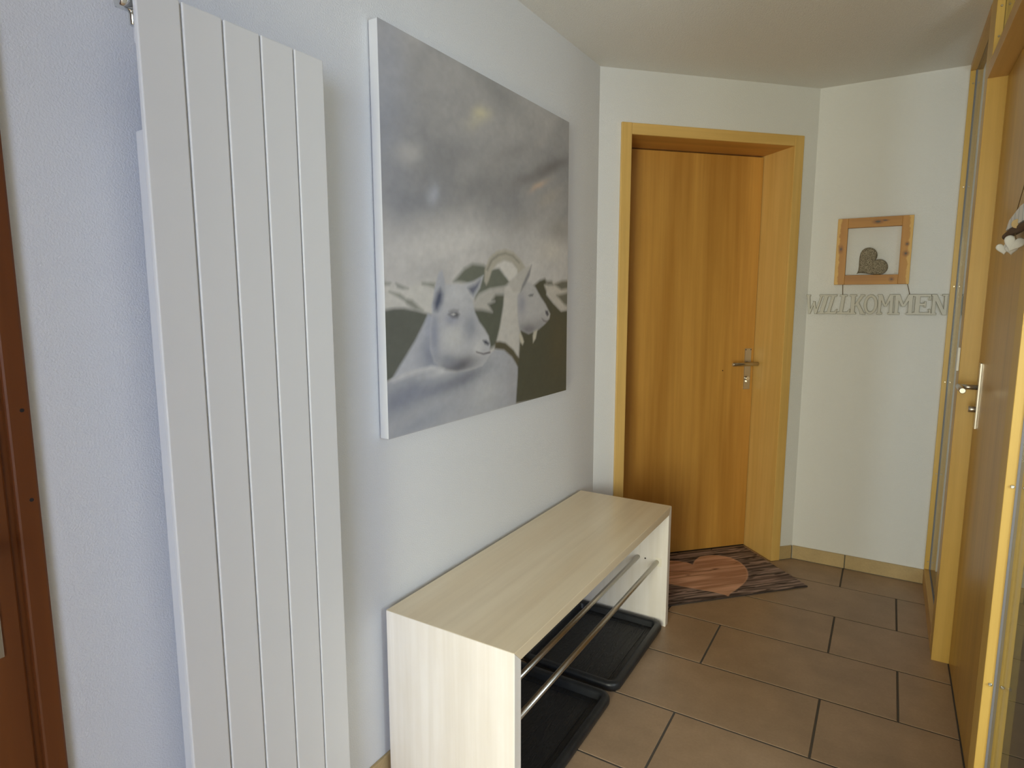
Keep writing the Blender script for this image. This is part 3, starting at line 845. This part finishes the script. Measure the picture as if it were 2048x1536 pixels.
def boot_tray(y0, y1, label):
    x0, x1 = 0.034, 0.4245
    cx, cy = (x0 + x1) / 2, (y0 + y1) / 2
    e = tag(empty('boot_tray', (cx, cy, 0)), label, 'boot tray', 'black boot trays under the bench')
    a0, a1, b0, b1 = x0 - cx, x1 - cx, y0 - cy, y1 - cy
    prof = [(0.006, 0.0), (0.001, 0.010), (0.0, 0.022), (0.003, 0.029), (0.009, 0.032), (0.020, 0.032), (0.026, 0.030), (0.030, 0.024), (0.033, 0.006), (0.034, 0.004)]
    bm = bmesh.new()
    rings = []
    for ins, z in prof:
        rings.append([bm.verts.new((p[0], p[1], z)) for p in rrect(a0 + ins, a1 - ins, b0 + ins, b1 - ins, max(0.045 - ins, 0.010))])
    n = len(rings[0])
    for i in range(len(rings) - 1):
        for j in range(n):
            f = bm.faces.new([rings[i][j], rings[i][(j + 1) % n], rings[i + 1][(j + 1) % n], rings[i + 1][j]])
            f.smooth = True
    bm.faces.new(rings[0][::-1])
    done('rim', bm, BLACKP, e)
    bm = bmesh.new()
    b_prism(bm, rrect(a0 + 0.034, a1 - 0.034, b0 + 0.034, b1 - 0.034, 0.011), lambda a, b, q: (a, b, q), 0.001, 0.006)
    bmesh.ops.recalc_face_normals(bm, faces=list(bm.faces))
    done('tray_floor', bm, BLACKF, e)
    bm = bmesh.new()
    ou = rrect(a0 + 0.058, a1 - 0.058, b0 + 0.058, b1 - 0.058, 0.008); inn = rrect(a0 + 0.0605, a1 - 0.0605, b0 + 0.0605, b1 - 0.0605, 0.006)
    A = [bm.verts.new((p[0], p[1], 0.0062)) for p in ou]; B = [bm.verts.new((p[0], p[1], 0.0062)) for p in inn]
    A2 = [bm.verts.new((p[0], p[1], 0.0082)) for p in ou]; B2 = [bm.verts.new((p[0], p[1], 0.0082)) for p in inn]
    n = len(A)
    for j in range(n):
        q = (j + 1) % n
        bm.faces.new([A[j], A[q], A2[q], A2[j]]); bm.faces.new([A2[j], A2[q], B2[q], B2[j]]); bm.faces.new([B2[j], B2[q], B[q], B[j]])
    done('raised_line', bm, BLACKP, e)


boot_tray(1.852, 2.366, 'black plastic boot tray under the bench, farther one by the door mat')
boot_tray(1.300, 1.822, 'black plastic boot tray under the bench, nearer the radiator')

# ------------------------------------------------------------------ door mat (printed planks with a heart)
mx0, mx1, my0, my1 = 0.212, 0.961, -0.302, 0.187
mat_o = tag(empty('door_mat', (0, YC, 0), ANG), 'printed plank-look door mat with a light brown heart', 'door mat')
cv = Canvas(300, 200, 1, 1)
X, Y = cv.X, cv.Y
W_, H_ = mx1 - mx0, my1 - my0
plank = np.floor(Y * 6 + 0.15)
ph = np.sin(plank * 12.9898) * 43758.5; ph = ph - np.floor(ph)
st = fbm(X * 2.2 + ph * 7, Y * 26, 2.0, 3, 4)
st2 = fbm(X * 5 + ph * 5, Y * 60, 2.0, 13, 3)
m = np.clip((st - 0.3) / 0.4, 0, 1)[..., None]
cv.C = c(56, 46, 44) * (1 - m) + c(146, 126, 118) * m
cv.over(np.clip((ph - 0.4) * 1.2, 0, 1) * 0.35, c(96, 70, 62))
cv.over(np.clip((st2 - 0.58) * 5, 0, 1) * 0.6, c(42, 30, 28))
fr = Y * 6 + 0.15 - plank
cv.over(np.clip(1 - np.minimum(fr, 1 - fr) / 0.07, 0, 1) * 0.95, c(26, 19, 18))
kn = fbm(X * 3.2, Y * 9, 3.0, 77, 3)
cv.over(np.clip((kn - 0.60) * 9, 0, 1) * 0.85, c(32, 24, 23))
# heart outline in mat coordinates
hp = [(.567, .04), (.603, .083), (.656, .12), (.695, .124), (.724, .121), (.758, .109), (.783, .092), (.802, .066), (.811, .033), (.813, -.001), (.808, -.037), (.794, -.078),
      (.775, -.112), (.754, -.142), (.729, -.17), (.699, -.196), (.665, -.22), (.632, -.241), (.601, -.258), (.576, -.271), (.562, -.279), (.543, -.296), (.536, -.281),
      (.495, -.239), (.418, -.178), (.346, -.116), (.325, -.08), (.315, -.02), (.33, .03), (.36, .075), (.40, .105), (.44, .118), (.479, .116), (.51, .105), (.552, .074)]
hp = [((q[0] - mx0) / W_, (q[1] - my0) / H_) for q in hp]
hmask = cv.mask(hp, 0.004)
rimm = np.clip(1 - np.abs(sdf(hp, X, Y)) / 0.008, 0, 1)
hs = fbm(X * 1.6, Y * 16, 2.0, 21, 4)
mm = np.clip((hs - 0.3) / 0.4, 0, 1)[..., None]
hc = c(146, 106, 82) * (1 - mm) + c(184, 146, 122) * mm
cv.C = cv.C * (1 - hmask[..., None]) + hc * hmask[..., None]
crack = np.clip(1 - np.abs(Y - 0.58 - 0.05 * np.sin(X * 9) - 0.03 * fbm(X, Y, 9, 2)) / 0.010, 0, 1) * np.clip((fbm(X, Y * 0.3, 6, 8) - 0.38) * 6, 0, 1)
cv.over(crack * hmask * 0.85, c(74, 40, 30))
cv.blob(0.58, 0.555, 0.03, 0.02, c(70, 38, 28), 0.8, mask=hmask)
cv.blob(0.36, 0.50, 0.02, 0.014, c(80, 44, 32), 0.7, mask=hmask)
cv.blob(0.42, 0.47, 0.05, 0.008, c(90, 52, 38), 0.6, mask=hmask)
cv.over(rimm * 0.5, c(190, 150, 124))
MAT = attr_mat('printed_mat', 0.85, (600, 0.25, 0.0015))
cv.mesh('printed_surface', lambda x, y: (mx0 + x * W_, my0 + y * H_, 0.0066), MAT, mat_o, 1.75)
box('rubber_backing', mx0 - 0.002, mx1 + 0.002, my0 - 0.002, my1 + 0.002, 0.0, 0.0060, plain('mat_rubber', (0.06, 0.045, 0.04), 0.8), mat_o, 0.001, 1)

# ------------------------------------------------------------------ wooden frame, stone heart and welcome lettering on the far wall
fx0, fx1, fz0, fz1, fw = 0.8885, 1.1905, 1.4040, 1.7085, 0.0435
FY0, FY1 = YW - 0.032, YW - 0.001
cxf, czf = (fx0 + fx1) / 2, fz0
wf = tag(empty('wooden_frame', (cxf, YW, czf)), 'square knotty wooden frame hung open on the far wall', 'frame')
FD, FLt = (0.40, 0.170, 0.028), (0.54, 0.255, 0.048)
SAP = (0.70, 0.42, 0.11)
a0, a1, hgt = fx0 - cxf, fx1 - cxf, fz1 - fz0
w_l = wood('cedar_left', FD, FLt, 'z', 20, 70, 0.5, knots=((a0 + 0.020, -0.03, 0.165, 0.011, 0.020),), sap=('x', a0 + 0.016, -1, SAP))
w_r = wood('cedar_right', FD, FLt, 'z', 20, 70, 0.5, knots=((a1 - 0.021, -0.03, 0.136, 0.014, 0.014), (a1 - 0.019, -0.03, 0.178, 0.009, 0.010)), sap=('x', a1 - 0.013, 1, SAP))
w_t = wood('cedar_top', FD, FLt, 'x', 20, 70, 0.5, knots=((0.012, -0.03, hgt - 0.021, 0.024, 0.010), (0.040, -0.03, hgt - 0.017, 0.016, 0.005)))
w_b = wood('cedar_bottom', FD, FLt, 'x', 20, 70, 0.5, knots=((0.083, -0.03, 0.022, 0.013, 0.012),))
box('stile', a0, a0 + fw, -0.032, -0.001, 0, hgt, w_l, wf, 0.0012)
box('stile', a1 - fw, a1, -0.032, -0.001, 0, hgt, w_r, wf, 0.0012)
box('rail', a0 + fw, a1 - fw, -0.0315, -0.001, hgt - fw, hgt, w_t, wf, 0.001)
box('rail', a0 + fw, a1 - fw, -0.0315, -0.001, 0, fw, w_b, wf, 0.001)

# stone heart standing on the lower rail, point to the left
k = NT('speckled_stone')
v = k.coords()
s1 = k.noise(v, 260, 3, 0.7); s2 = k.noise(v, 60, 3, 0.6)
sc = k.ramp(s1, [(0.36, (0.10, 0.085, 0.06)), (0.5, (0.27, 0.23, 0.165)), (0.64, (0.50, 0.44, 0.34))])
k.base(k.mix(0.5, sc, k.ramp(s2, [(0.3, (0.7, 0.68, 0.62)), (0.7, (1, 1, 1))]), 'MULTIPLY'))
k.set(Roughness=0.85); k.bump(s1, 0.6, 0.002)
STONE = k.m


def heart_pts(n=64):
    r = []
    for i in range(n):
        t = 2 * math.pi * i / n
        r.append((math.sin(t) ** 3, (13 * math.cos(t) - 5 * math.cos(2 * t) - 2 * math.cos(3 * t) - math.cos(4 * t)) / 16))
    return r


def heart_solid(name, size, thick, mat, parent, place, n=64, lay=7):
    """rounded heart, place(x, y, t) -> xyz; t is the thickness direction"""
    bm = bmesh.new()
    hp = heart_pts(n); rings = []
    for i in range(lay + 1):
        a = -math.pi / 2 + math.pi * i / lay
        s = 0.74 + 0.26 * math.cos(a)
        rings.append([bm.verts.new(place(x * s * size, (y * s - 0.02 * (1 - s)) * size, math.sin(a) * thick / 2)) for x, y in hp])
    for i in range(lay):
        for j in range(n):
            f = bm.faces.new([rings[i][j], rings[i][(j + 1) % n], rings[i + 1][(j + 1) % n], rings[i + 1][j]]); f.smooth = True
    for ring, sg in ((rings[0], -1), (rings[-1], 1)):
        prev = ring
        for s in (0.55, 0.3, 0.1):
            cur = [bm.verts.new(place(x * s * size, (y * s + 0.02) * size, sg * (thick / 2 + (0.74 - s) * thick * 0.18))) for x, y in hp]
            for j in range(n):
                f = bm.faces.new([prev[j], prev[(j + 1) % n], cur[(j + 1) % n], cur[j]]); f.smooth = True
            prev = cur
        bm.faces.new(prev)
    return done(name, bm, mat, parent)


ca, sa = math.cos(math.radians(-50)), math.sin(math.radians(-50))
sh = heart_solid('stone_heart', 0.0735, 0.022, STONE, None, lambda x, y, t: (x * ca * 0.98 - y * sa * 0.93, t, x * sa * 0.98 + y * ca * 0.93))
zmin = min(vv.co.z for vv in sh.data.vertices)
sh.location = (1.0345, YW - 0.017, fz0 + fw - zmin + 0.0002)
tag(sh, 'grey speckled stone heart resting inside the wooden frame', 'heart')

# lettering
SIGN = plain('sign_face', (0.64, 0.625, 0.57), 0.8)
SIGN_E = plain('sign_edge_and_shade', (0.20, 0.175, 0.11), 0.85)  # dark outline layer: brown cut edges plus shade put into the colour
ws = tag(empty('welcome_sign', (1.06, YW, 1.265)), 'pale cut-out WILLKOMMEN lettering hung from the wooden frame', 'sign')
ZT = 0.0925
LY0, LY1 = -0.016, -0.009


def letter(shapes, x0, x1, shear=0.0, faces=None):
    """shapes: convex polygons in a unit box; front face pale; brown back layer shows cut edges and stands in for edge shade"""
    face, back = bmesh.new(), bmesh.new()
    for i, s in enumerate(shapes):
        P = [(x0 - 1.06 + a * (x1 - x0) + (b - 0.5) * shear, b * ZT) for a, b in s]
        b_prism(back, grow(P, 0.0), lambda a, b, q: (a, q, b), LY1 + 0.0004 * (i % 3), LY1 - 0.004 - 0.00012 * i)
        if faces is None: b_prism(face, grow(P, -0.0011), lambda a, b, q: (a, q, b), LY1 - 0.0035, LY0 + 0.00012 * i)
    for s in faces or ():
        b_prism(face, [(x0 - 1.06 + a * (x1 - x0), b * ZT) for a, b in s], lambda a, b, q: (a, q, b), LY1 - 0.0035, LY0)
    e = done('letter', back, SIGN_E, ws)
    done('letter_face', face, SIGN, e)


def grow(P, d):
    """offset a convex polygon outwards by d (inwards when negative)"""
    n = len(P)
    ar = sum(P[i][0] * P[(i + 1) % n][1] - P[(i + 1) % n][0] * P[i][1] for i in range(n))
    sg = 1 if ar > 0 else -1
    L = []
    for i in range(n):
        (ax, ay), (bx, by) = P[i], P[(i + 1) % n]
        l = math.hypot(bx - ax, by - ay)
        nx, ny = sg * (by - ay) / l, -sg * (bx - ax) / l
        L.append((nx, ny, nx * ax + ny * ay + d))
    out = []
    for i in range(n):
        a, b = L[i - 1], L[i]
        det = a[0] * b[1] - a[1] * b[0]
        if abs(det) < 1e-6: out.append(P[i]); continue
        out.append(((a[2] * b[1] - a[1] * b[2]) / det, (a[0] * b[2] - a[2] * b[0]) / det))
    return out


def bar(a0, a1, b0, b1): return [(a0, b0), (a1, b0), (a1, b1), (a0, b1)]
def slant(a0, a1, c0, c1, b0=0.0, b1=1.0): return [(a0, b0), (a1, b0), (c1, b1), (c0, b1)]
def ring(rx, ry, tx, ty, n=20):
    out = []
    for i in range(n):
        t0, t1 = 2 * math.pi * i / n, 2 * math.pi * (i + 1) / n
        o = lambda t: (0.5 + rx * math.sin(t), 0.5 + ry * math.cos(t))
        q = lambda t: (0.5 + (rx - tx) * math.sin(t), 0.5 + (ry - ty) * math.cos(t))
        out.append([q(t0), o(t0), o(t1), q(t1)])
    return out


SERIF = 0.10
L_W = [slant(0.16, 0.32, 0.03, 0.22, 0, 1), slant(0.16, 0.30, 0.46, 0.58, 0, 0.66), slant(0.55, 0.71, 0.42, 0.56, 0, 0.66), slant(0.55, 0.69, 0.88, 1.02, 0, 1), bar(0.0, 0.28, 0.92, 1.0), bar(0.80, 1.06, 0.92, 1.0)]
L_I = [bar(0.24, 0.76, 0, 1), bar(0, 1, 0, SERIF), bar(0, 1, 0.90, 1)]
L_L = [bar(0.14, 0.44, 0, 1), bar(0, 0.62, 0.90, 1), bar(0, 1, 0, 0.12), slant(0.74, 1.0, 0.90, 1.0, 0.10, 0.26)]
L_K = [bar(0.10, 0.38, 0, 1), bar(0, 0.48, 0, SERIF), bar(0, 0.48, 0.90, 1), slant(0.30, 0.52, 0.74, 0.98, 0.42, 1), slant(0.78, 1.06, 0.40, 0.62, 0, 0.60), bar(0.70, 1.0, 0.91, 1), bar(0.72, 1.1, 0, 0.09)]
L_O = ring(0.54, 0.50, 0.24, 0.13)
L_OF = ring(0.519, 0.488, 0.198, 0.106)
L_M = [bar(0.06, 0.26, 0, 1), bar(0.74, 0.96, 0, 1), slant(0.42, 0.56, 0.06, 0.30, 0.40, 1), slant(0.44, 0.58, 0.72, 0.96, 0.40, 1), bar(0, 0.34, 0, SERIF), bar(0.66, 1.02, 0, SERIF), bar(0.0, 0.26, 0.91, 1), bar(0.76, 1.02, 0.91, 1)]
L_E = [bar(0.10, 0.38, 0, 1), bar(0, 0.96, 0.88, 1), bar(0, 1, 0, 0.13), bar(0.3, 0.66, 0.45, 0.57), bar(0.60, 0.72, 0.36, 0.66), slant(0.82, 0.96, 0.88, 0.96, 0.70, 0.9), slant(0.90, 1.0, 0.82, 0.96, 0.1, 0.28)]
L_N = [bar(0.06, 0.28, 0, 1), bar(0.76, 0.96, 0, 1), slant(0.70, 0.96, 0.04, 0.32, 0, 1), bar(0, 0.36, 0, SERIF), bar(0.0, 0.24, 0.90, 1), bar(0.62, 1.0, 0.91, 1)]
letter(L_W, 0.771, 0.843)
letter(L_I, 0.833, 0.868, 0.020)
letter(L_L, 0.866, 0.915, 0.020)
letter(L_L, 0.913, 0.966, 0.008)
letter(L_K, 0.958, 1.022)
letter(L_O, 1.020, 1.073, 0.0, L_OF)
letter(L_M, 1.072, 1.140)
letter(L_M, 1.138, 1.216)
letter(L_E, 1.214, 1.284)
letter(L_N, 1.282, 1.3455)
TWINE = plain('brown_twine', (0.16, 0.11, 0.05), 0.9)
for xa, xb in ((0.925, 0.928), (1.186, 1.199)):
    path_tube('hanging_cord', [(xa - 1.06, -0.006, 1.42 - 1.265), (xa - 1.06, -0.012, 1.404 - 1.265), ((xa + xb) / 2 - 1.06, -0.0125, 1.38 - 1.265), (xb - 1.06, -0.012, 0.086)], 0.0017, TWINE, ws)

# ------------------------------------------------------------------ ornament hanging on the front door
orn = tag(empty('door_ornament', (XL, 2.05, 1.46)), 'hanging ornament with white hearts and a brown stick on the front door', 'ornament')
T = lambda x, y, z: (x - XL, y - 2.05, z - 1.46)
CLOTH = None
k = NT('striped_white_cloth')
sp = k.n('ShaderNodeSeparateXYZ'); tc = k.n('ShaderNodeTexCoord'); k.l(tc.outputs['Object'], sp.inputs[0])
mo = k.n('ShaderNodeMath', _operation='PINGPONG'); k.l(sp.outputs[1], mo.inputs[0]); mo.inputs[1].default_value = 0.028
k.base(k.ramp(mo.outputs[0], [(0.0, (0.20, 0.34, 0.42)), (0.0022, (0.20, 0.34, 0.42)), (0.0032, (0.92, 0.91, 0.87))]))
k.set(Roughness=0.9)
CLOTH = k.m
DISC = plain('wooden_disc', (0.62, 0.44, 0.20), 0.6)
STICK = wood('dark_driftwood', (0.07, 0.035, 0.018), (0.13, 0.07, 0.035), 'y', 30, 120, 0.8)
HEARTW = plain('white_painted_hearts', (0.80, 0.79, 0.74), 0.6)
box('nail', -0.012, 0.0, 1.968 - 2.05, 1.974 - 2.05, 1.646 - 1.46, 1.652 - 1.46, STEEL, orn)
path_tube('hanging_cord', [T(1.389, 2.135, 1.520), T(1.390, 2.06, 1.585), T(1.391, 1.995, 1.636), T(1.392, 1.971, 1.650), T(1.391, 1.95, 1.636), T(1.390, 1.88, 1.585), T(1.389, 1.80, 1.522)], 0.0012, STEEL, orn)
bm = bmesh.new()
b_tube(bm, T(1.380, 2.155, 1.502), T(1.386, 2.06, 1.509), 0.0085, 0.0115, 12, 0.002)
b_tube(bm, T(1.386, 2.062, 1.509), T(1.382, 1.77, 1.503), 0.0115, 0.009, 12, 0.002)
done('stick', bm, STICK, orn)
bm = bmesh.new()
b_prism(bm, [(2.125 - 2.05, 0.056), (2.085 - 2.05, 0.078), (1.93 - 2.05, 0.096), (1.82 - 2.05, 0.096), (1.80 - 2.05, 0.056)], lambda a, b, q: (q, a, b), -0.027, -0.021)
done('cloth_banner', bm, CLOTH, orn)
tube('wooden_disc', T(1.3755, 1.945, 1.516), T(1.3735, 1.940, 1.516), 0.011, DISC, orn, 18, 0.001)
for (hx_, hy_, hz_, hs_, rt) in ((1.3745, 2.120, 1.470, 0.0175, 0.12), (1.3775, 1.985, 1.473, 0.0225, -0.35), (1.384, 2.06, 1.463, 0.0150, 0.0)):
    cr, sr = math.cos(rt), math.sin(rt)
    h = heart_solid('heart', hs_, 0.006, HEARTW, orn, lambda x, y, t: T(hx_ + (x * cr - y * sr) * 0.95 + t * 0.2, hy_ - x * 0.35 + t, hz_ + x * sr + y * cr), 32, 4)
    path_tube('cord', [T(hx_ + 0.004, hy_ + 0.002, hz_ + hs_ * 0.4), T((hx_ + 1.379) / 2 + 0.002, hy_ + 0.01, hz_ + 0.020), T(1.379, hy_ + 0.012, 1.506)], 0.0009, TWINE, orn, 6)
